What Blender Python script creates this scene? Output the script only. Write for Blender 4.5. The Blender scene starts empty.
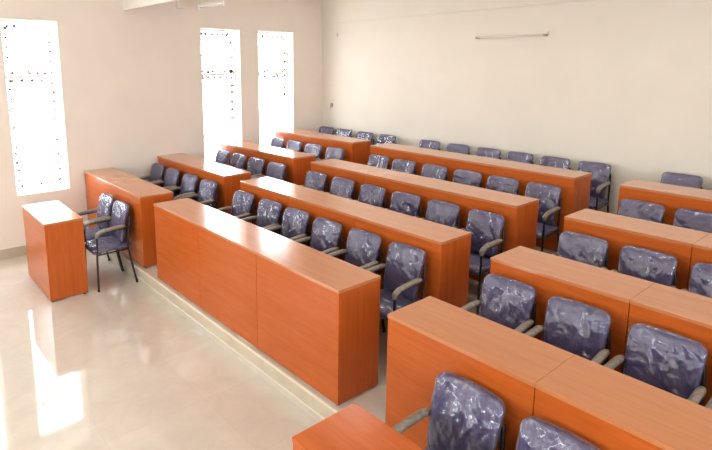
import bpy, bmesh, math, random
from mathutils import Vector, Matrix, noise
SC = bpy.context.scene
COL = SC.collection
PI = math.pi

# ------------------------------------------------------------------ layout (metres)
XW, YW, XE, YF, ZC = -1.535, 3.745, 10.4, -7.6, 4.05      # left, back, right, front walls, ceiling
FLOOR = 0.05
ROW_Y = [-1.0286, 0.1452, 1.3292, 2.5292]
ROW_Z = [0.2523, 0.3574, 0.472, 0.595]
D, H = 0.4316, 0.92

# ------------------------------------------------------------------ helpers
def link(name, me, mat=None, parent=None):
    o = bpy.data.objects.new(name, me)
    COL.objects.link(o)
    if mat is not None and me is not None:
        for m in (mat if isinstance(mat, (list, tuple)) else [mat]):
            me.materials.append(m)
    if parent is not None:
        o.parent = parent
    return o

def bm_obj(name, bm, mat, parent=None, smooth=False):
    me = bpy.data.meshes.new(name)
    bmesh.ops.recalc_face_normals(bm, faces=bm.faces[:])
    if smooth:
        for f in bm.faces: f.smooth = True
    bm.to_mesh(me); bm.free()
    return link(name, me, mat, parent)

def box(bm, x0, x1, y0, y1, z0, z1, bevel=0.0):
    vs = [bm.verts.new((x, y, z)) for z in (z0, z1) for y in (y0, y1) for x in (x0, x1)]
    fs = []
    for q in ((0, 2, 3, 1), (4, 5, 7, 6), (0, 1, 5, 4), (2, 6, 7, 3), (0, 4, 6, 2), (1, 3, 7, 5)):
        fs.append(bm.faces.new([vs[i] for i in q]))
    if bevel > 0:
        es = list({e for f in fs for e in f.edges})
        bmesh.ops.bevel(bm, geom=es, offset=bevel, segments=2, profile=0.6, affect='EDGES')
    return bm

def smooth_path(pts, n=6):
    P = [Vector(p) for p in pts]
    out = []
    for i in range(len(P) - 1):
        p0 = P[max(i - 1, 0)]; p1 = P[i]; p2 = P[i + 1]; p3 = P[min(i + 2, len(P) - 1)]
        for k in range(n):
            t = k / n
            out.append(0.5 * ((2 * p1) + (-p0 + p2) * t + (2 * p0 - 5 * p1 + 4 * p2 - p3) * t * t + (-p0 + 3 * p1 - 3 * p2 + p3) * t ** 3))
    out.append(P[-1])
    return out

def tube(bm, path, rx, rz=None, seg=10, taper=None, side=Vector((1, 0, 0))):
    rz = rz or rx
    rings = []
    n = len(path)
    for i, p in enumerate(path):
        t = (path[min(i + 1, n - 1)] - path[max(i - 1, 0)]).normalized()
        s = (side - t * side.dot(t))
        if s.length < 1e-4: s = Vector((0, 1, 0)) - t * t.y
        s.normalize(); u = t.cross(s)
        k = taper(i / (n - 1)) if taper else 1.0
        rings.append([bm.verts.new(p + s * (rx * k * math.cos(a)) + u * (rz * k * math.sin(a))) for a in [2 * PI * j / seg for j in range(seg)]])
    for a, b in zip(rings, rings[1:]):
        for j in range(seg):
            bm.faces.new((a[j], a[(j + 1) % seg], b[(j + 1) % seg], b[j]))
    bm.faces.new(rings[0][::-1]); bm.faces.new(rings[-1])

def tag(o, label, cat, group=None):
    o['label'] = label; o['category'] = cat
    if group: o['group'] = group
    return o

def struct(o):
    o['kind'] = 'structure'; return o

def empty(name, loc=(0, 0, 0), rz=0):
    o = bpy.data.objects.new(name, None)
    COL.objects.link(o); o.location = loc; o.rotation_euler = (0, 0, rz)
    o.empty_display_size = 0.1
    return o

def copy_tree(o, parent=None):
    c = o.copy(); COL.objects.link(c)
    if parent is not None: c.parent = parent
    for ch in list(o.children): copy_tree(ch, c)
    return c

# ------------------------------------------------------------------ materials
def mat_new(name):
    m = bpy.data.materials.new(name); m.use_nodes = True
    nt = m.node_tree; nt.nodes.clear()
    out = nt.nodes.new('ShaderNodeOutputMaterial')
    b = nt.nodes.new('ShaderNodeBsdfPrincipled')
    nt.links.new(b.outputs[0], out.inputs[0])
    return m, nt, b, out

def N(nt, kind, **kw):
    n = nt.nodes.new(kind)
    for k, v in kw.items():
        if k in n.inputs: n.inputs[k].default_value = v
        else: setattr(n, k, v)
    return n

def ramp(nt, fac, stops):
    r = nt.nodes.new('ShaderNodeValToRGB')
    r.color_ramp.elements[0].position = stops[0][0]; r.color_ramp.elements[0].color = (*stops[0][1], 1)
    r.color_ramp.elements[1].position = stops[-1][0]; r.color_ramp.elements[1].color = (*stops[-1][1], 1)
    for p, c in stops[1:-1]:
        e = r.color_ramp.elements.new(p); e.color = (*c, 1)
    nt.links.new(fac, r.inputs[0]); return r

def simple(name, col, rough=0.5, metal=0.0, spec=0.5, var=0.0, scale=40, bump=0.0, coat=0.0):
    m, nt, b, out = mat_new(name)
    b.inputs['Base Color'].default_value = (*col, 1)
    b.inputs['Roughness'].default_value = rough
    b.inputs['Metallic'].default_value = metal
    b.inputs['Specular IOR Level'].default_value = spec
    b.inputs['Coat Weight'].default_value = coat
    tc = N(nt, 'ShaderNodeTexCoord')
    nz = N(nt, 'ShaderNodeTexNoise', Scale=scale, Detail=4.0)
    nt.links.new(tc.outputs['Object'], nz.inputs['Vector'])
    if var:
        r = ramp(nt, nz.outputs['Fac'], [(0.3, tuple(c * (1 - var) for c in col)), (0.7, tuple(min(1, c * (1 + var)) for c in col))])
        nt.links.new(r.outputs[0], b.inputs['Base Color'])
    if bump:
        bp = N(nt, 'ShaderNodeBump', Strength=bump, Distance=0.01)
        nt.links.new(nz.outputs['Fac'], bp.inputs['Height']); nt.links.new(bp.outputs[0], b.inputs['Normal'])
    return m

def wood(name, axis, cols=None, rough=0.22, coat=0.0):
    cols = cols or (WOOD_DK, WOOD, WOOD_LT)
    m, nt, b, out = mat_new(name)
    tc = N(nt, 'ShaderNodeTexCoord'); oi = N(nt, 'ShaderNodeObjectInfo')
    sc = {'x': (0.7, 9, 9), 'z': (12, 12, 0.7)}[axis]
    add = N(nt, 'ShaderNodeVectorMath', operation='ADD')
    mul = N(nt, 'ShaderNodeMath', operation='MULTIPLY'); mul.inputs[1].default_value = 37.0
    nt.links.new(oi.outputs['Random'], mul.inputs[0])
    nt.links.new(tc.outputs['Object'], add.inputs[0]); nt.links.new(mul.outputs[0], add.inputs[1])
    mp = N(nt, 'ShaderNodeMapping'); mp.inputs['Scale'].default_value = sc
    nt.links.new(add.outputs[0], mp.inputs['Vector'])
    n1 = N(nt, 'ShaderNodeTexNoise', Scale=2.2, Detail=5.0, Roughness=0.6, Distortion=0.6)
    n2 = N(nt, 'ShaderNodeTexNoise', Scale=11.0, Detail=6.0, Roughness=0.7)
    nt.links.new(mp.outputs[0], n1.inputs['Vector']); nt.links.new(mp.outputs[0], n2.inputs['Vector'])
    mx = N(nt, 'ShaderNodeMath', operation='MULTIPLY_ADD'); mx.inputs[1].default_value = 0.35
    nt.links.new(n2.outputs['Fac'], mx.inputs[0]); 
    m2 = N(nt, 'ShaderNodeMath', operation='MULTIPLY'); m2.inputs[1].default_value = 0.65
    nt.links.new(n1.outputs['Fac'], m2.inputs[0]); nt.links.new(m2.outputs[0], mx.inputs[2])
    r = ramp(nt, mx.outputs[0], [(0.30, cols[0]), (0.5, cols[1]), (0.70, cols[2])])
    nt.links.new(r.outputs[0], b.inputs['Base Color'])
    b.inputs['Roughness'].default_value = rough; b.inputs['Coat Weight'].default_value = coat; b.inputs['Coat Roughness'].default_value = 0.12; b.inputs['Coat IOR'].default_value = 1.6
    b.inputs['Specular IOR Level'].default_value = 0.5 if coat else 0.3
    bp = N(nt, 'ShaderNodeBump', Strength=0.03, Distance=0.002)
    nt.links.new(n2.outputs['Fac'], bp.inputs['Height']); nt.links.new(bp.outputs[0], b.inputs['Normal'])
    return m

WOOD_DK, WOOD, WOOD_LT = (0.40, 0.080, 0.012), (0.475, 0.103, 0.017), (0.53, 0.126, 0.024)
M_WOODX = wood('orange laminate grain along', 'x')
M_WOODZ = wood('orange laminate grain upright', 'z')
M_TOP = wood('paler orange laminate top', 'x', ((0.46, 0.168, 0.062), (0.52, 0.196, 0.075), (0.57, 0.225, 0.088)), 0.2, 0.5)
M_EDGE = simple('pale edge band', (0.72, 0.32, 0.12), 0.35, var=0.05)
M_TUBE = simple('black painted tube', (0.012, 0.012, 0.014), 0.35)
M_RUB = simple('black rubber', (0.015, 0.013, 0.012), 0.8)
M_FAB = simple('navy upholstery', (0.062, 0.052, 0.185), 0.75, var=0.15, scale=60, bump=0.15)
M_SHELL = simple('black back shell', (0.02, 0.02, 0.028), 0.4)
M_ARM = simple('grey brown wrapped arm pad', (0.24, 0.205, 0.165), 0.3, var=0.3, scale=35, bump=0.5, spec=0.7)
M_WHITE = simple('white metal', (0.8, 0.79, 0.76), 0.4)
M_CONC = simple('weathered concrete', (0.13, 0.12, 0.11), 0.9, var=0.2, scale=8)
M_GREY = simple('grey plastic', (0.42, 0.38, 0.33), 0.5)
M_TUBEGLASS = simple('unlit tube glass', (0.80, 0.73, 0.63), 0.25)

def plastic():
    m, nt, b, out = mat_new('clear plastic wrap')
    L = nt.links.new
    tc = N(nt, 'ShaderNodeTexCoord'); oi = N(nt, 'ShaderNodeObjectInfo')
    mul = N(nt, 'ShaderNodeMath', operation='MULTIPLY'); mul.inputs[1].default_value = 91.0
    add = N(nt, 'ShaderNodeVectorMath', operation='ADD')
    ang = N(nt, 'ShaderNodeMath', operation='MULTIPLY_ADD'); ang.inputs[1].default_value = 2.2; ang.inputs[2].default_value = -0.5
    L(oi.outputs['Random'], mul.inputs[0]); L(oi.outputs['Random'], ang.inputs[0])
    vr = N(nt, 'ShaderNodeVectorRotate', rotation_type='Y_AXIS')
    L(tc.outputs['Object'], vr.inputs['Vector']); L(ang.outputs[0], vr.inputs['Angle'])
    L(vr.outputs[0], add.inputs[0]); L(mul.outputs[0], add.inputs[1])
    wz = N(nt, 'ShaderNodeTexNoise', Scale=5.0, Detail=1.0); L(add.outputs[0], wz.inputs['Vector'])
    ws = N(nt, 'ShaderNodeVectorMath', operation='SCALE'); ws.inputs['Scale'].default_value = 0.16
    L(wz.outputs['Color'], ws.inputs[0])
    ad2 = N(nt, 'ShaderNodeVectorMath', operation='ADD'); L(add.outputs[0], ad2.inputs[0]); L(ws.outputs[0], ad2.inputs[1])
    mp = N(nt, 'ShaderNodeMapping'); mp.inputs['Scale'].default_value = (11.0, 4.0, 3.0)
    L(ad2.outputs[0], mp.inputs['Vector'])
    n1 = N(nt, 'ShaderNodeTexNoise', Scale=1.0, Detail=1.0, Roughness=0.4); L(mp.outputs[0], n1.inputs['Vector'])
    mp2 = N(nt, 'ShaderNodeMapping'); mp2.inputs['Scale'].default_value = (7.0, 6.0, 22.0); mp2.inputs['Rotation'].default_value = (0, 0.5, 0)
    L(ad2.outputs[0], mp2.inputs['Vector'])
    n2 = N(nt, 'ShaderNodeTexNoise', Scale=1.0, Detail=1.0, Roughness=0.4); L(mp2.outputs[0], n2.inputs['Vector'])
    hs = N(nt, 'ShaderNodeMath', operation='MULTIPLY_ADD'); hs.inputs[1].default_value = 0.16
    L(n2.outputs['Fac'], hs.inputs[0]); L(n1.outputs['Fac'], hs.inputs[2])
    bp = N(nt, 'ShaderNodeBump', Strength=1.0, Distance=0.06)
    L(hs.outputs[0], bp.inputs['Height'])
    def ridge(src, w):
        s1 = N(nt, 'ShaderNodeMath', operation='SUBTRACT'); s1.inputs[1].default_value = 0.5; L(src, s1.inputs[0])
        s2 = N(nt, 'ShaderNodeMath', operation='ABSOLUTE'); L(s1.outputs[0], s2.inputs[0])
        r = N(nt, 'ShaderNodeMapRange', interpolation_type='SMOOTHSTEP'); r.inputs['From Min'].default_value = w; r.inputs['From Max'].default_value = 0.0
        L(s2.outputs[0], r.inputs['Value']); return r.outputs[0]
    rd = N(nt, 'ShaderNodeMath', operation='MULTIPLY'); rd.inputs[1].default_value = 0.12; L(ridge(n1.outputs['Fac'], 0.035), rd.inputs[0])
    rd2 = N(nt, 'ShaderNodeMath', operation='MULTIPLY_ADD'); rd2.inputs[1].default_value = 0.07; L(ridge(n2.outputs['Fac'], 0.04), rd2.inputs[0]); L(rd.outputs[0], rd2.inputs[2])
    b.inputs['Base Color'].default_value = (0.46, 0.45, 0.58, 1)
    b.inputs['Roughness'].default_value = 0.22
    b.inputs['Specular IOR Level'].default_value = 1.0
    L(bp.outputs[0], b.inputs['Normal'])
    tr = N(nt, 'ShaderNodeBsdfTransparent'); tr.inputs[0].default_value = (0.93, 0.93, 0.96, 1)
    lw = N(nt, 'ShaderNodeLayerWeight', Blend=0.35); L(bp.outputs[0], lw.inputs['Normal'])
    mr = N(nt, 'ShaderNodeMapRange'); mr.inputs['To Min'].default_value = 0.06; mr.inputs['To Max'].default_value = 0.75
    L(lw.outputs['Fresnel'], mr.inputs['Value'])
    sm = N(nt, 'ShaderNodeMath', operation='ADD', use_clamp=True); L(mr.outputs[0], sm.inputs[0]); L(rd2.outputs[0], sm.inputs[1])
    mx = N(nt, 'ShaderNodeMixShader')
    L(sm.outputs[0], mx.inputs[0]); L(tr.outputs[0], mx.inputs[1]); L(b.outputs[0], mx.inputs[2])
    # a second, sheet-like sheen so that the film mirrors the windows
    gl = N(nt, 'ShaderNodeBsdfGlossy', Roughness=0.24); gl.inputs['Color'].default_value = (0.95, 0.95, 1.0, 1); L(bp.outputs[0], gl.inputs['Normal'])
    mx2 = N(nt, 'ShaderNodeMixShader'); mx2.inputs[0].default_value = 0.09
    L(mx.outputs[0], mx2.inputs[1]); L(gl.outputs[0], mx2.inputs[2])
    L(mx2.outputs[0], out.inputs[0])
    return m
M_WRAP = plastic()

def tiles(name, c1, c2, joint, size, rough, coat=0.0):
    m, nt, b, out = mat_new(name)
    geo = N(nt, 'ShaderNodeNewGeometry')
    br = N(nt, 'ShaderNodeTexBrick'); br.offset = 0.0
    br.inputs['Scale'].default_value = 1.0; br.inputs['Brick Width'].default_value = size; br.inputs['Row Height'].default_value = size
    br.inputs['Mortar Size'].default_value = 0.0022; br.inputs['Mortar Smooth'].default_value = 0.3
    br.inputs['Color1'].default_value = (1, 1, 1, 1); br.inputs['Color2'].default_value = (0.96, 0.96, 0.96, 1); br.inputs['Mortar'].default_value = (*joint, 1)
    nt.links.new(geo.outputs['Position'], br.inputs['Vector'])
    nz = N(nt, 'ShaderNodeTexNoise', Scale=3.5, Detail=8.0, Roughness=0.65, Distortion=0.8)
    nt.links.new(geo.outputs['Position'], nz.inputs['Vector'])
    r = ramp(nt, nz.outputs['Fac'], [(0.35, c1), (0.65, c2)])
    mx = N(nt, 'ShaderNodeMix', data_type='RGBA', blend_type='MULTIPLY'); mx.inputs[0].default_value = 1.0
    nt.links.new(r.outputs[0], mx.inputs[6]); nt.links.new(br.outputs['Color'], mx.inputs[7])
    nt.links.new(mx.outputs[2], b.inputs['Base Color'])
    b.inputs['Roughness'].default_value = rough
    b.inputs['Specular IOR Level'].default_value = 0.5
    b.inputs['Coat Weight'].default_value = coat; b.inputs['Coat Roughness'].default_value = 0.04
    return m
M_FLOOR = tiles('polished cream floor tile', (0.58, 0.525, 0.45), (0.64, 0.585, 0.51), (0.90, 0.89, 0.87), 0.8, 0.06, 0.35)
M_RISER = simple('cream marble riser', (0.56, 0.49, 0.38), 0.3, var=0.08, scale=6)
M_NOSE = simple('pale marble nosing', (0.78, 0.70, 0.55), 0.25, var=0.05, scale=8)
M_SKIRT = simple('greenish cream skirting tile', (0.50, 0.45, 0.35), 0.25, var=0.06, scale=5)
M_WALL = simple('cream wall paint', (0.82, 0.755, 0.685), 0.75, var=0.02, scale=2.5, bump=0.05)
M_WALLB = simple('warm cream wall paint', (0.75, 0.705, 0.62), 0.75, var=0.02, scale=2.5, bump=0.05)
M_CEIL = simple('white ceiling paint', (0.82, 0.78, 0.72), 0.8, var=0.02, scale=2)

def glass():
    m, nt, b, out = mat_new('window glass')
    nt.nodes.remove(b)
    tr = N(nt, 'ShaderNodeBsdfTransparent'); tr.inputs[0].default_value = (0.96, 0.97, 0.97, 1)
    gl = N(nt, 'ShaderNodeBsdfGlossy', Roughness=0.02)
    mx = N(nt, 'ShaderNodeMixShader'); mx.inputs[0].default_value = 0.05
    nt.links.new(tr.outputs[0], mx.inputs[1]); nt.links.new(gl.outputs[0], mx.inputs[2]); nt.links.new(mx.outputs[0], out.inputs[0])
    return m
M_GLASS = glass()

def transl(name, col, TR=0.0):
    m, nt, b, out = mat_new(name)
    t = N(nt, 'ShaderNodeBsdfTranslucent'); t.inputs[0].default_value = (*col, 1)
    b.inputs['Base Color'].default_value = (*col, 1); b.inputs['Roughness'].default_value = 0.6
    mx = N(nt, 'ShaderNodeMixShader'); mx.inputs[0].default_value = TR
    nt.links.new(b.outputs[0], mx.inputs[1]); nt.links.new(t.outputs[0], mx.inputs[2]); nt.links.new(mx.outputs[0], out.inputs[0])
    return m
M_PVC = transl('white window film frame', (0.85, 0.84, 0.82), 0.06)
M_PETAL = [transl('rose printed film', (0.60, 0.36, 0.38)), transl('violet printed film', (0.46, 0.40, 0.58)), transl('grey printed film', (0.40, 0.36, 0.38))]

# ------------------------------------------------------------------ room shell
def wall_with_holes(name, mat, axis, pos, thick, a0, a1, z0, z1, holes):
    """axis 'x': wall plane at x=pos extending along y; 'y': at y=pos extending along x. thick is signed outwards."""
    bm = bmesh.new()
    p0, p1 = min(pos, pos + thick), max(pos, pos + thick)
    def bx(u0, u1, w0, w1):
        if u1 - u0 < 1e-4 or w1 - w0 < 1e-4: return
        if axis == 'x': box(bm, p0, p1, u0, u1, w0, w1)
        else: box(bm, u0, u1, p0, p1, w0, w1)
    u = a0
    for (h0, h1, hz0, hz1) in sorted(holes):
        bx(u, h0, z0, z1); bx(h0, h1, z0, hz0); bx(h0, h1, hz1, z1); u = h1
    bx(u, a1, z0, z1)
    return struct(bm_obj(name, bm, mat))

WZ0, WZ1 = 0.927, 3.363
WIN_L = [(-7.24, -6.47), (-6.08, -5.36), (-3.12, -2.37), (-1.9555, -1.2505), (1.0228, 1.7918), (2.1875, 2.9922)]  # first two are unseen, added to brighten the floor and reflect in chair film
holes = [(a, b, WZ0, WZ1) for a, b in WIN_L]
wall_with_holes('wall_left', M_WALL, 'x', XW, -0.25, YF, YW, FLOOR, ZC, holes)
wall_with_holes('wall_back', M_WALLB, 'y', YW, 0.25, XW - 0.25, XE + 0.25, FLOOR, ZC, [])
FILL_WIN_F = [(0.4, 2.0), (3.6, 5.2), (6.8, 8.4)]  # unseen windows behind the camera, added to light the desk fronts
wall_with_holes('wall_front', M_WALL, 'y', YF, -0.25, XW - 0.25, XE + 0.25, FLOOR, ZC, [(a, b, 1.5, 3.0) for a, b in FILL_WIN_F])
FILL_WIN_R = [(-5.8, -4.2), (-2.4, -0.8)]  # unseen windows, added for more light on end panels and left wall
wall_with_holes('wall_right', M_WALL, 'x', XE, 0.25, YF, YW, FLOOR, ZC, [(a, b, 1.2, 3.4) for a, b in FILL_WIN_R])

bm = bmesh.new(); box(bm, XW - 0.25, XE + 0.25, YF - 0.25, YW + 0.25, -0.15, FLOOR); struct(bm_obj('floor', bm, M_FLOOR))
bm = bmesh.new(); box(bm, XW - 0.25, XE + 0.25, YF - 0.25, YW + 0.25, ZC, ZC + 0.15); struct(bm_obj('ceiling', bm, M_CEIL))
# stepped platform: one slab per row
for i in range(4):
    y0 = ROW_Y[i] - 0.018
    zb = FLOOR if i == 0 else ROW_Z[i - 1]
    bm = bmesh.new(); box(bm, XW, XE, y0, YW, zb, ROW_Z[i]); struct(bm_obj('floor', bm, M_FLOOR))
    bm = bmesh.new(); box(bm, XW, XE, y0 - 0.010, y0, zb, ROW_Z[i] - 0.022); struct(bm_obj('trim_%d' % (i + 1), bm, M_RISER))
    bm = bmesh.new(); box(bm, XW, XE, y0 - 0.022, y0, ROW_Z[i] - 0.022, ROW_Z[i] + 0.0005, 0.004); struct(bm_obj('trim_%d' % (i + 11), bm, M_NOSE))
bm = bmesh.new(); box(bm, XW, XE, ROW_Y[0] - 0.034, ROW_Y[0] - 0.028, FLOOR + 0.055, FLOOR + 0.067, 0.002); struct(bm_obj('trim_5', bm, M_NOSE))
bm = bmesh.new(); box(bm, XW, XE, ROW_Y[0] - 0.033, ROW_Y[0] - 0.028, FLOOR, FLOOR + 0.055); struct(bm_obj('trim_6', bm, M_FLOOR))
# skirting
bm = bmesh.new(); box(bm, XW, XW + 0.012, YF, ROW_Y[0] - 0.05, FLOOR, 0.185, 0.003); struct(bm_obj('baseboard_left', bm, M_SKIRT))
bm = bmesh.new(); box(bm, XW, XE, YW - 0.012, YW, ROW_Z[3], ROW_Z[3] + 0.12, 0.003); struct(bm_obj('baseboard_back', bm, M_SKIRT))
# beams
bm = bmesh.new(); box(bm, XW, XE, YW - 0.03, YW, 3.56, ZC); struct(bm_obj('trim_21', bm, M_WALLB))
bm = bmesh.new(); box(bm, XW, XE, -0.275, -0.225, 3.575, ZC); struct(bm_obj('trim_22', bm, M_CEIL))

# ------------------------------------------------------------------ windows
def petals(y0, y1, z0, z1, tz, rnd, big=1.0):
    """small printed sprigs round the panes; local x=0 plane"""
    bms = [bmesh.new() for _ in range(3)]
    def dab(y, z, r, k):
        bm = bms[k]; n = 6; r *= big
        a0 = rnd.uniform(0, 3)
        vs = [bm.verts.new((0, y + r * math.cos(a0 + 2 * PI * j / n) * (1 if j % 2 else .6), z + r * math.sin(a0 + 2 * PI * j / n) * (1 if j % 2 else .6))) for j in range(n)]
        f = bm.faces.new(vs)
        ex = bmesh.ops.extrude_face_region(bm, geom=[f])
        for v in ex['geom']:
            if isinstance(v, bmesh.types.BMVert): v.co.x += 0.0015
    def sprig(y, z):
        k = rnd.choice((0, 0, 1, 2))
        dab(y, z, rnd.uniform(.026, .042), k)
        for _ in range(rnd.randint(2, 4)):
            dab(y + rnd.uniform(-.04, .04), z + rnd.uniform(-.04, .04), rnd.uniform(.012, .022), rnd.choice((k, 1, 2)))
    z = z0 + 0.10
    while z < z1 - 0.05:
        sprig(y1 - 0.045, z); sprig(y0 + 0.045, z + .05); z += rnd.uniform(.10, .17)
    for zz in (z0 + 0.06, tz + 0.05, tz - 0.05, z1 - 0.05):
        y = y0 + 0.08
        while y < y1 - 0.05:
            sprig(y, zz); y += rnd.uniform(.08, .15)
    return bms

def window(n, axis, u0, u1, z0, z1, depth_pos, transom, floral):
    fw = 0.03 if floral else 0.05
    bm = bmesh.new()
    def bx(b, a0, a1, w0, w1, t=0.02, bev=0.004):
        box(b, -t, t, a0, a1, w0, w1, bev)
    bx(bm, u0, u0 + fw, z0, z1); bx(bm, u1 - fw, u1, z0, z1)
    bx(bm, u0 + fw, u1 - fw, z0, z0 + fw); bx(bm, u0 + fw, u1 - fw, z1 - fw, z1)
    bx(bm, u0 + fw, u1 - fw, transom - 0.02, transom + 0.02)
    if not floral:
        mid = (u0 + u1) / 2; bx(bm, mid - .02, mid + .02, z0 + fw, transom - .02)
    root = struct(bm_obj('window_%d' % n, bm, M_PVC if floral else M_WHITE))
    bm = bmesh.new(); box(bm, -0.003, 0.003, u0 + fw, u1 - fw, z0 + fw, transom - 0.02)
    bm_obj('pane', bm, M_GLASS, root)
    bm = bmesh.new(); box(bm, -0.003, 0.003, u0 + fw, u1 - fw, transom + 0.02, z1 - fw)
    bm_obj('pane', bm, M_GLASS, root)
    if floral:
        rnd = random.Random(n)
        for k, b in enumerate(petals(u0 + fw, u1 - fw, z0 + fw, z1 - fw, transom, rnd, 1.2 if n in (2, 3) else 0.95)):
            o = bm_obj('floral_film', b, M_PETAL[k], root); o.location.x = 0.004
    if axis == 'x': root.location.x = depth_pos
    else:
        root.rotation_euler.z = -PI / 2; root.location.y = depth_pos   # local y -> world x
    return root
order = [11, 10, 4, 1, 2, 3]
for n, (a, b) in zip(order, WIN_L):
    window(n, 'x', a, b, WZ0, WZ1, XW - 0.19, 2.585, True)
for k, (a, b) in enumerate(FILL_WIN_F): window(5 + k, 'y', a, b, 1.5, 3.0, YF - 0.15, 2.6, False)
for k, (a, b) in enumerate(FILL_WIN_R): window(20 + k, 'x', a, b, 1.2, 3.4, XE + 0.15, 2.8, False)

def portal(loc, rot, sx, sy):
    l = bpy.data.lights.new('window_daylight', 'AREA'); l.shape = 'RECTANGLE'; l.size = sx; l.size_y = sy
    l.cycles.is_portal = True
    o = bpy.data.objects.new('window_daylight', l); COL.objects.link(o); o.location = loc; o.rotation_euler = rot
for a, b in WIN_L: portal((XW - 0.24, (a + b) / 2, (WZ0 + WZ1) / 2), (0, -PI / 2, 0), WZ1 - WZ0, b - a)
for a, b in FILL_WIN_F: portal(((a + b) / 2, YF - 0.22, 2.25), (PI / 2, 0, 0), b - a, 1.5)
for a, b in FILL_WIN_R: portal((XE + 0.22, (a + b) / 2, 2.3), (0, PI / 2, 0), 2.2, b - a)

for k, (a, b) in enumerate(WIN_L):      # concrete sunshades over the windows, outside
    bm = bmesh.new(); box(bm, XW - 0.25 - 0.40, XW - 0.25, a - 0.12, b + 0.12, WZ1 + 0.02, WZ1 + 0.10, .005); struct(bm_obj('trim_%d' % (31 + k), bm, M_CONC))
# ------------------------------------------------------------------ desks
def make_desk(w, h=H, d=D, top=None):
    r = empty('desk')
    g = 0.0006
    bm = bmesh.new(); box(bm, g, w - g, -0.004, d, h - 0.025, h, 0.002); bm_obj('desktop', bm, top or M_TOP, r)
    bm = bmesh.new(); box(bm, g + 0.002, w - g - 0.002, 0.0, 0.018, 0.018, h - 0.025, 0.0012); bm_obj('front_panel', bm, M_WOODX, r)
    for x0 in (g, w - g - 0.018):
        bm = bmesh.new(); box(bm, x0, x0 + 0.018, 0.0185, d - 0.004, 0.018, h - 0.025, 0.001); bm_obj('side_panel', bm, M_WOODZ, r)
    bm = bmesh.new(); box(bm, g + 0.019, w - g - 0.019, 0.02, d - 0.12, h - 0.20, h - 0.182, 0.001); bm_obj('shelf', bm, M_WOODX, r)
    for x in (0.035, w - 0.035):
        for y in (0.035, d - 0.04):
            bm = bmesh.new(); bmesh.ops.create_cone(bm, cap_ends=True, segments=14, radius1=0.018, radius2=0.022, depth=0.018, matrix=Matrix.Translation((x, y, 0.009)))
            bm_obj('foot', bm, M_RUB, r)
    return r

ROWN = ['front', 'second', 'third', 'back']
M0, M1 = 1.018, 4.196
L0X, L1X = XW + 0.014, 0.6188
R0X, RU = 4.6616, 1.0
blocks = [('left block by the windows', L0X, (L1X - L0X) / 2, 2, ['left half', 'right half']),
          ('middle block', M0, (M1 - M0) / 3, 3, ['left third', 'middle third', 'right third']),
          ('right block', R0X, RU, 2, ['left half', 'right half'])]
for bname, x0, w, n, posn in blocks:
    proto = make_desk(w)
    first = True
    for i in range(4):
        for k in range(n):
            o = proto if first else copy_tree(proto)
            first = False
            o.location = (x0 + k * w, ROW_Y[i], ROW_Z[i])
            tag(o, 'orange laminate desk, %s of the %s row in the %s' % (posn[k], ROWN[i], bname), 'desk', 'joined desk units of the seating rows')
o = make_desk(1.065, 0.942, 0.424); o.location = (-0.62, -2.08, FLOOR)
tag(o, 'orange laminate desk alone on the low floor near the left window', 'desk')
o = make_desk(1.071, 0.905, 0.424, M_WOODX); o.location = (4.965, -2.04, FLOOR)
tag(o, 'orange laminate desk cut by the bottom edge, in front of the nearest block', 'desk')

# ------------------------------------------------------------------ chairs
def rr(u, v, rx, ry):
    """square (u,v) -> rounded square"""
    m = max(abs(u), abs(v))
    if m < 1e-6: return 0.0, 0.0
    x, y = u / m, v / m
    cx, cy = 1 - rx, 1 - ry
    if abs(x) > cx and abs(y) > cy:
        dx, dy = (abs(x) - cx) / rx, (abs(y) - cy) / ry
        L = math.hypot(dx, dy)
        if L > 0:
            x = math.copysign(cx + rx * dx / L, x); y = math.copysign(cy + ry * dy / L, y)
    return x * m, y * m

def pad_bm(fn, n=22, rx=0.3, ry=0.3):
    """fn(a,b,side,edge) -> Vector; a,b in [-1,1]; side -1 front, +1 rear; edge 0 centre..1 rim"""
    bm = bmesh.new()
    G = {}
    for side in (-1, 1):
        for i in range(n + 1):
            for j in range(n + 1):
                rim = i in (0, n) or j in (0, n)
                if side == 1 and rim:
                    G[side, i, j] = G[-1, i, j]; continue
                u, v = 2 * i / n - 1, 2 * j / n - 1
                u = math.sin(u * PI / 2) * .55 + u * .45; v = math.sin(v * PI / 2) * .55 + v * .45
                a, b = rr(u, v, rx, ry)
                m = max(abs(u), abs(v))
                G[side, i, j] = bm.verts.new(fn(a, b, side, m))
    for side in (-1, 1):
        for i in range(n):
            for j in range(n):
                q = [G[side, i, j], G[side, i + 1, j], G[side, i + 1, j + 1], G[side, i, j + 1]]
                if len({id(x) for x in q}) == 4: bm.faces.new(q)
    return bm

def crease(a, b, s):
    v = Vector((a * 1.0, b * 1.0, s * 7.3))
    ang = 0.9 * noise.noise(Vector((s * 3.1, 0.2, 0.5)))+0.7
    c, q = math.cos(ang), math.sin(ang)
    p = Vector(((c * a + q * b) * 3.6, (-q * a + c * b) * 1.1, s * 5.7))
    w = noise.noise_vector(v * 1.7) * 0.7
    r = 1 - abs(noise.noise(p + w)) * 2.4
    r2 = 1 - abs(noise.noise(p * 2.3 + w * 2 + Vector((4, 1, 0)))) * 2.2
    return 0.6 * max(r, 0) ** 2 + 0.4 * max(r2, 0) ** 2

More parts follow.
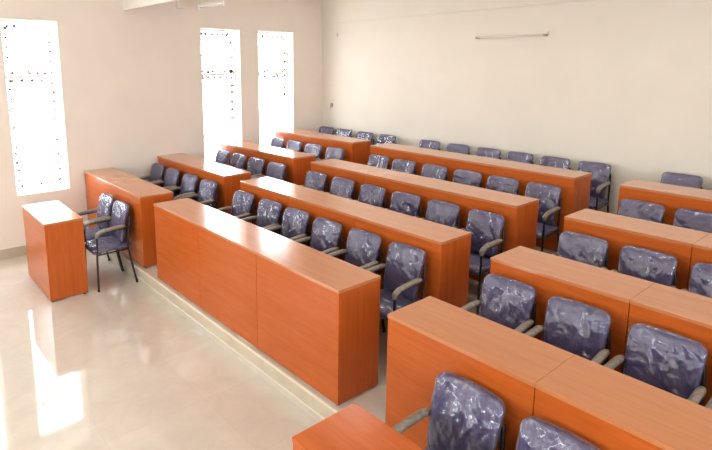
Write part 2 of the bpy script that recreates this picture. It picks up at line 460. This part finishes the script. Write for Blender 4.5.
BH = 0.932
def back_fn(off=0.0, seed=None):
    def fn(a, b, side, m):
        t = (b + 1) / 2                                     # 0 bottom .. 1 top
        z = 0.505 + (BH - 0.505) * t
        half = 0.178 + 0.022 * t
        y = 0.125 + 0.095 * t + 0.018 * math.sin(PI * t) * -1.0
        y -= 0.030 * a * a                                   # wraps round the sitter
        th = (0.034 if side < 0 else 0.020) * max(0.0, 1 - m ** 5) ** 0.5
        if side < 0: th += 0.012 * math.sin(PI * min(1, t * 1.3)) * (1 - a * a) * (1 - m ** 4)
        x = a * (half + off)
        zz = z + b * off
        if seed is not None:
            c = crease(a, b, seed + (0 if side < 0 else 3)) * (0.4 + 0.6 * (1 - m ** 6))
            th += 0.003 + 0.016 * c
        return Vector((x, y + side * (th + off * 0.6), zz))
    return fn
def seat_fn(off=0.0, seed=None):
    def fn(a, b, side, m):
        y = -0.015 + b * (0.225 + off)
        half = 0.215 + off
        z = 0.468 - 0.012 * max(0, -b) ** 3 * 2.0
        th = (0.036 if side < 0 else 0.022) * max(0.0, 1 - m ** 6) ** 0.5
        if seed is not None: th += 0.003 + 0.008 * crease(a, b, seed) * (1 - m ** 6)
        return Vector((a * half, y, z - side * (th + off * 0.5)))
    return fn

def make_chair(seed):
    r = empty('armchair')
    s = bm_obj('seat', pad_bm(seat_fn(), 16, .25, .25), M_FAB, r, True)
    bm_obj('plastic_wrap', pad_bm(seat_fn(.005, seed + 11), 26, .25, .25), M_WRAP, s, True)
    b = bm_obj('backrest', pad_bm(back_fn(), 18, .26, .24), M_FAB, r, True)
    bm_obj('plastic_wrap', pad_bm(back_fn(.006, seed), 40, .26, .24), M_WRAP, b, True)
    # rear shell, a thin moulded plate behind the cushion
    def sh(a, b_, side, m):
        v = back_fn()(a * .93, b_ * .93, 1, m * .5); v.y += 0.006 + (0.008 if side > 0 else 0.0) * (1 - m ** 4); return v
    bm_obj('back_shell', pad_bm(sh, 12, .28, .24), M_SHELL, b, True)
    for sx in (-1, 1):
        bm = bmesh.new()
        tube(bm, smooth_path([(sx * .224, -.222, .012), (sx * .221, -.215, .30), (sx * .220, -.205, .54), (sx * .218, -.198, .64), (sx * .218, -.16, .682), (sx * .216, 0, .692), (sx * .214, .12, .696), (sx * .206, .165, .694)], 5), 0.0122)
        lg = bm_obj('leg', bm, M_TUBE, r, True)
        bm = bmesh.new(); bmesh.ops.create_cone(bm, cap_ends=True, segments=12, radius1=.014, radius2=.013, depth=.022, matrix=Matrix.Translation((sx * .224, -.222, .011))); bm_obj('rubber_foot', bm, M_RUB, lg)
        bm = bmesh.new()
        tube(bm, smooth_path([(sx * .224, .226, .012), (sx * .220, .180, .25), (sx * .210, .150, .45), (sx * .206, .158, .60), (sx * .196, .185, .74), (sx * .186, .200, .82)], 5), 0.0122)
        lg = bm_obj('leg', bm, M_TUBE, r, True)
        bm = bmesh.new(); bmesh.ops.create_cone(bm, cap_ends=True, segments=12, radius1=.014, radius2=.013, depth=.022, matrix=Matrix.Translation((sx * .224, .226, .011))); bm_obj('rubber_foot', bm, M_RUB, lg)
        bm = bmesh.new()
        tube(bm, smooth_path([(sx * .218, -.208, .632), (sx * .218, -.196, .668), (sx * .218, -.160, .693), (sx * .217, -.10, .705), (sx * .216, -.02, .712), (sx * .214, .06, .715), (sx * .212, .125, .716)], 5), 0.026, 0.021, 12, taper=lambda t: min(1, .55 + 3 * t, .55 + 4 * (1 - t)))
        bm_obj('armrest', bm, M_ARM, r, True)
    bm = bmesh.new()
    for y, z in ((-.17, .432), (.14, .436)):
        tube(bm, [Vector((-.218, y, z)), Vector((0, y, z)), Vector((.218, y, z))], .0095)
    for x in (-.12, .12):
        tube(bm, [Vector((x, -.17, .438)), Vector((x, .14, .440))], .008)
    for sx in (-1, 1):
        tube(bm, [Vector((sx * .218, -.21, .43)), Vector((sx * .215, .15, .436))], .0095)
    for x in (-.10, .10):
        tube(bm, smooth_path([(x, .14, .436), (x, .165, .48), (x, .185, .62)], 4), .009)
    tube(bm, [Vector((-.188, .198, .80)), Vector((0, .222, .80)), Vector((.188, .198, .80))], .008)
    bm_obj('seat_frame', bm, M_TUBE, r, True)
    return r

protos = [make_chair(s) for s in range(6)]
used = [False] * len(protos)
rnd = random.Random(5)
cnt = [0]
def chair(x, ybacktop, z, rz, label, group, sc=1.0):
    k = cnt[0] % len(protos); cnt[0] += 1
    if used[k]: o = copy_tree(protos[k])
    else: o = protos[k]; used[k] = True
    o.location = (x, ybacktop - 0.205 * sc, z); o.scale = (sc, sc, sc); o.rotation_euler = (0, 0, rz)
    tag(o, label, 'chair', group)
    return o

XS = {('M', 0): [1.26, 1.83, 2.33, 2.85, 3.37, 3.88], ('M', 1): [1.27, 1.81, 2.35, 2.88, 3.39, 3.91],
      ('M', 2): [1.32, 1.83, 2.36, 2.88, 3.39, 3.895], ('M', 3): [1.33, 1.88, 2.40, 2.91, 3.425, 3.935],
      ('L', 0): [-1.22, -0.70, -0.14, 0.41], ('L', 1): [-1.23, -0.70, -0.17, 0.39],
      ('L', 2): [-1.22, -0.70, -0.17, 0.38], ('L', 3): [-1.22, -0.70, -0.13, 0.42],
      ('R', 0): [4.90, 5.41, 5.92, 6.43], ('R', 1): [4.91, 5.41, 5.91], ('R', 2): [4.94, 5.44], ('R', 3): [4.92, 5.43]}
BN = {'L': 'left block', 'M': 'middle block', 'R': 'right block'}
ORD = ['first', 'second', 'third', 'fourth', 'fifth', 'sixth']
for (b, i), xs in XS.items():
    for k, x in enumerate(xs):
        chair(x + (.03 if b == 'M' else 0), ROW_Y[i] + 1.085 + rnd.uniform(-.01, .008), ROW_Z[i] + 0.0005, rnd.uniform(-.03, .03),
              'plastic wrapped navy armchair, %s from left, behind %s desk row of %s' % (ORD[k], ROWN[i], BN[b]),
              'plastic wrapped chairs of the seating rows')
chair(0.245, -1.098, FLOOR + .0005, 0.0, 'plastic wrapped navy armchair behind the lone left desk, nearer one, all legs in view', 'chairs at the two front desks', 1.055)
chair(-0.275, -1.098, FLOOR + .0005, 0.01, 'plastic wrapped navy armchair behind the lone left desk, farther one, nearer the window', 'chairs at the two front desks', 1.055)
chair(5.35, -1.098, FLOOR + .0005, -0.01, 'plastic wrapped navy armchair behind the bottom desk, its whole backrest in view', 'chairs at the two front desks', 1.055)
chair(5.87, -1.098, FLOOR + .0005, 0.0, 'plastic wrapped navy armchair cut by the bottom edge, only its backrest top in view', 'chairs at the two front desks', 1.055)

# ------------------------------------------------------------------ wall fittings
def tube_light(x0, x1, y, z, label, rods=0.0, wall=False):
    t = empty('tube_light', ((x0 + x1) / 2, y, z)); L = (x1 - x0) / 2
    bm = bmesh.new(); box(bm, -L, L, -0.02, 0.02, 0.0, 0.032, 0.004); bm_obj('batten', bm, M_WALLB if wall else M_WHITE, t)
    bm = bmesh.new(); tube(bm, [Vector((-L + .05, -0.03 if wall else 0, -.014)), Vector((L - .05, -0.03 if wall else 0, -.014))], .010); bm_obj('tube', bm, M_TUBEGLASS, t, True)
    for s in (-1, 1):
        bm = bmesh.new(); xx = s * (L - .03); box(bm, xx - .02, xx + .02, -.045 if wall else -.02, .02, -.032, 0.0, .004); bm_obj('lamp_holder', bm, M_GREY if wall else M_WHITE, t)
    if rods:
        for s in (-1, 1):
            bm = bmesh.new(); tube(bm, [Vector((s * L * .75, 0, .030)), Vector((s * L * .75, 0, .030 + rods))], .008); bm_obj('hanging_rod', bm, M_WHITE, t)
    return tag(t, label, 'light')
tube_light(2.03, 3.15, YW - 0.0185, 3.17, 'unlit tube light fixed high on the back wall', wall=True)
tube_light(-0.78, 0.0, 0.6, 3.62, 'short tube light hanging on rods near the top left beam', rods=ZC - 3.62 - .030)
bm = bmesh.new(); box(bm, -1.27, -1.21, YW - 0.03, YW + .004, 1.93, 2.0, .006); box(bm, -1.25, -1.23, YW - .045, YW - .028, 1.90, 1.95, .003)
tag(bm_obj('wall_hook', bm, M_GREY), 'small dark hook plate on the back wall near the corner', 'hook')
bm = bmesh.new(); box(bm, -1.28, -1.08, YW - 0.03, YW + .004, 3.29, 3.36, .006)
tag(bm_obj('conduit_box', bm, M_WALLB), 'cream conduit box high on the back wall near the corner', 'electrical box')
bm = bmesh.new(); box(bm, XW - .004, XW + 0.05, 0.60, 0.72, 3.66, 3.78, .008); 
tag(bm_obj('junction_box', bm, M_CEIL), 'small cream junction box high on the window wall', 'electrical box')

# ------------------------------------------------------------------ light
w = bpy.data.worlds.new('daylight'); SC.world = w; w.use_nodes = True
nt = w.node_tree; nt.nodes.clear()
wo = nt.nodes.new('ShaderNodeOutputWorld'); bg = nt.nodes.new('ShaderNodeBackground')
tc = nt.nodes.new('ShaderNodeTexCoord'); sp = nt.nodes.new('ShaderNodeSeparateXYZ')
nt.links.new(tc.outputs['Generated'], sp.inputs[0])
r = ramp(nt, sp.outputs['Z'], [(0.0, (0.74, 0.76, 0.78)), (0.25, (0.96, 0.98, 1.0)), (1.0, (0.80, 0.90, 1.0))])
mr = nt.nodes.new('ShaderNodeMapRange'); mr.inputs['From Min'].default_value = -0.3; mr.inputs['From Max'].default_value = 1
nt.links.new(sp.outputs['Z'], mr.inputs['Value']); nt.links.new(mr.outputs[0], r.inputs[0])
nt.links.new(r.outputs[0], bg.inputs['Color']); bg.inputs['Strength'].default_value = 13.5
nt.links.new(bg.outputs[0], wo.inputs[0])

# unseen ceiling lights, added as fill to brighten the room
def ceiling_fill(x, y):
    t = empty('ceiling_fill_light', (x, y, ZC - 0.05))
    bm = bmesh.new(); box(bm, -.62, .62, -.09, .09, 0.0, .05, .004); bm_obj('housing', bm, M_WHITE, t)
    tag(t, 'added fill light on the ceiling, out of view', 'light', 'added ceiling fill lights')
    l = bpy.data.lights.new('ceiling_fill_glow', 'AREA'); l.shape = 'RECTANGLE'; l.size = 1.2; l.size_y = .16; l.energy = FILL_LAMP; l.color = (1.0, 0.96, 0.90)
    o = bpy.data.objects.new('ceiling_fill_glow', l); COL.objects.link(o); o.location = (0, 0, -0.004); o.parent = t
FILL_LAMP = 20
for x, y in ((1.5, -3.5), (4.5, -3.5), (7.5, -3.5), (1.5, 1.6), (4.5, 1.6), (7.5, 1.6)): ceiling_fill(x, y)

# ------------------------------------------------------------------ camera
yaw, pitch = -0.8785, 0.1729
fw = Vector((math.sin(yaw) * math.cos(pitch), math.cos(yaw) * math.cos(pitch), -math.sin(pitch)))
rt = Vector((math.cos(yaw), -math.sin(yaw), 0)); up = rt.cross(fw)
cd = bpy.data.cameras.new('camera'); cam = bpy.data.objects.new('camera', cd); COL.objects.link(cam)
mw = Matrix((rt, up, -fw)).transposed().to_4x4(); mw.translation = (6.8553, -3.4795, 2.7547)
cam.matrix_world = mw
cd.sensor_fit = 'HORIZONTAL'; cd.sensor_width = 36; cd.lens = 538.53 / 712 * 36
cd.shift_x = 43.54 / 712; cd.shift_y = -66.06 / 712; cd.clip_start = 0.05
SC.camera = cam
SC.view_settings.view_transform = 'Standard'; SC.view_settings.look = 'None'
SC.view_settings.gamma = 1.0; SC.view_settings.use_curve_mapping = False
SC.view_settings.exposure = -0.03
SC.cycles.use_denoising = True
SC.cycles.max_bounces = 10; SC.cycles.diffuse_bounces = 6; SC.cycles.transparent_max_bounces = 16
SC.cycles.sample_clamp_indirect = 8
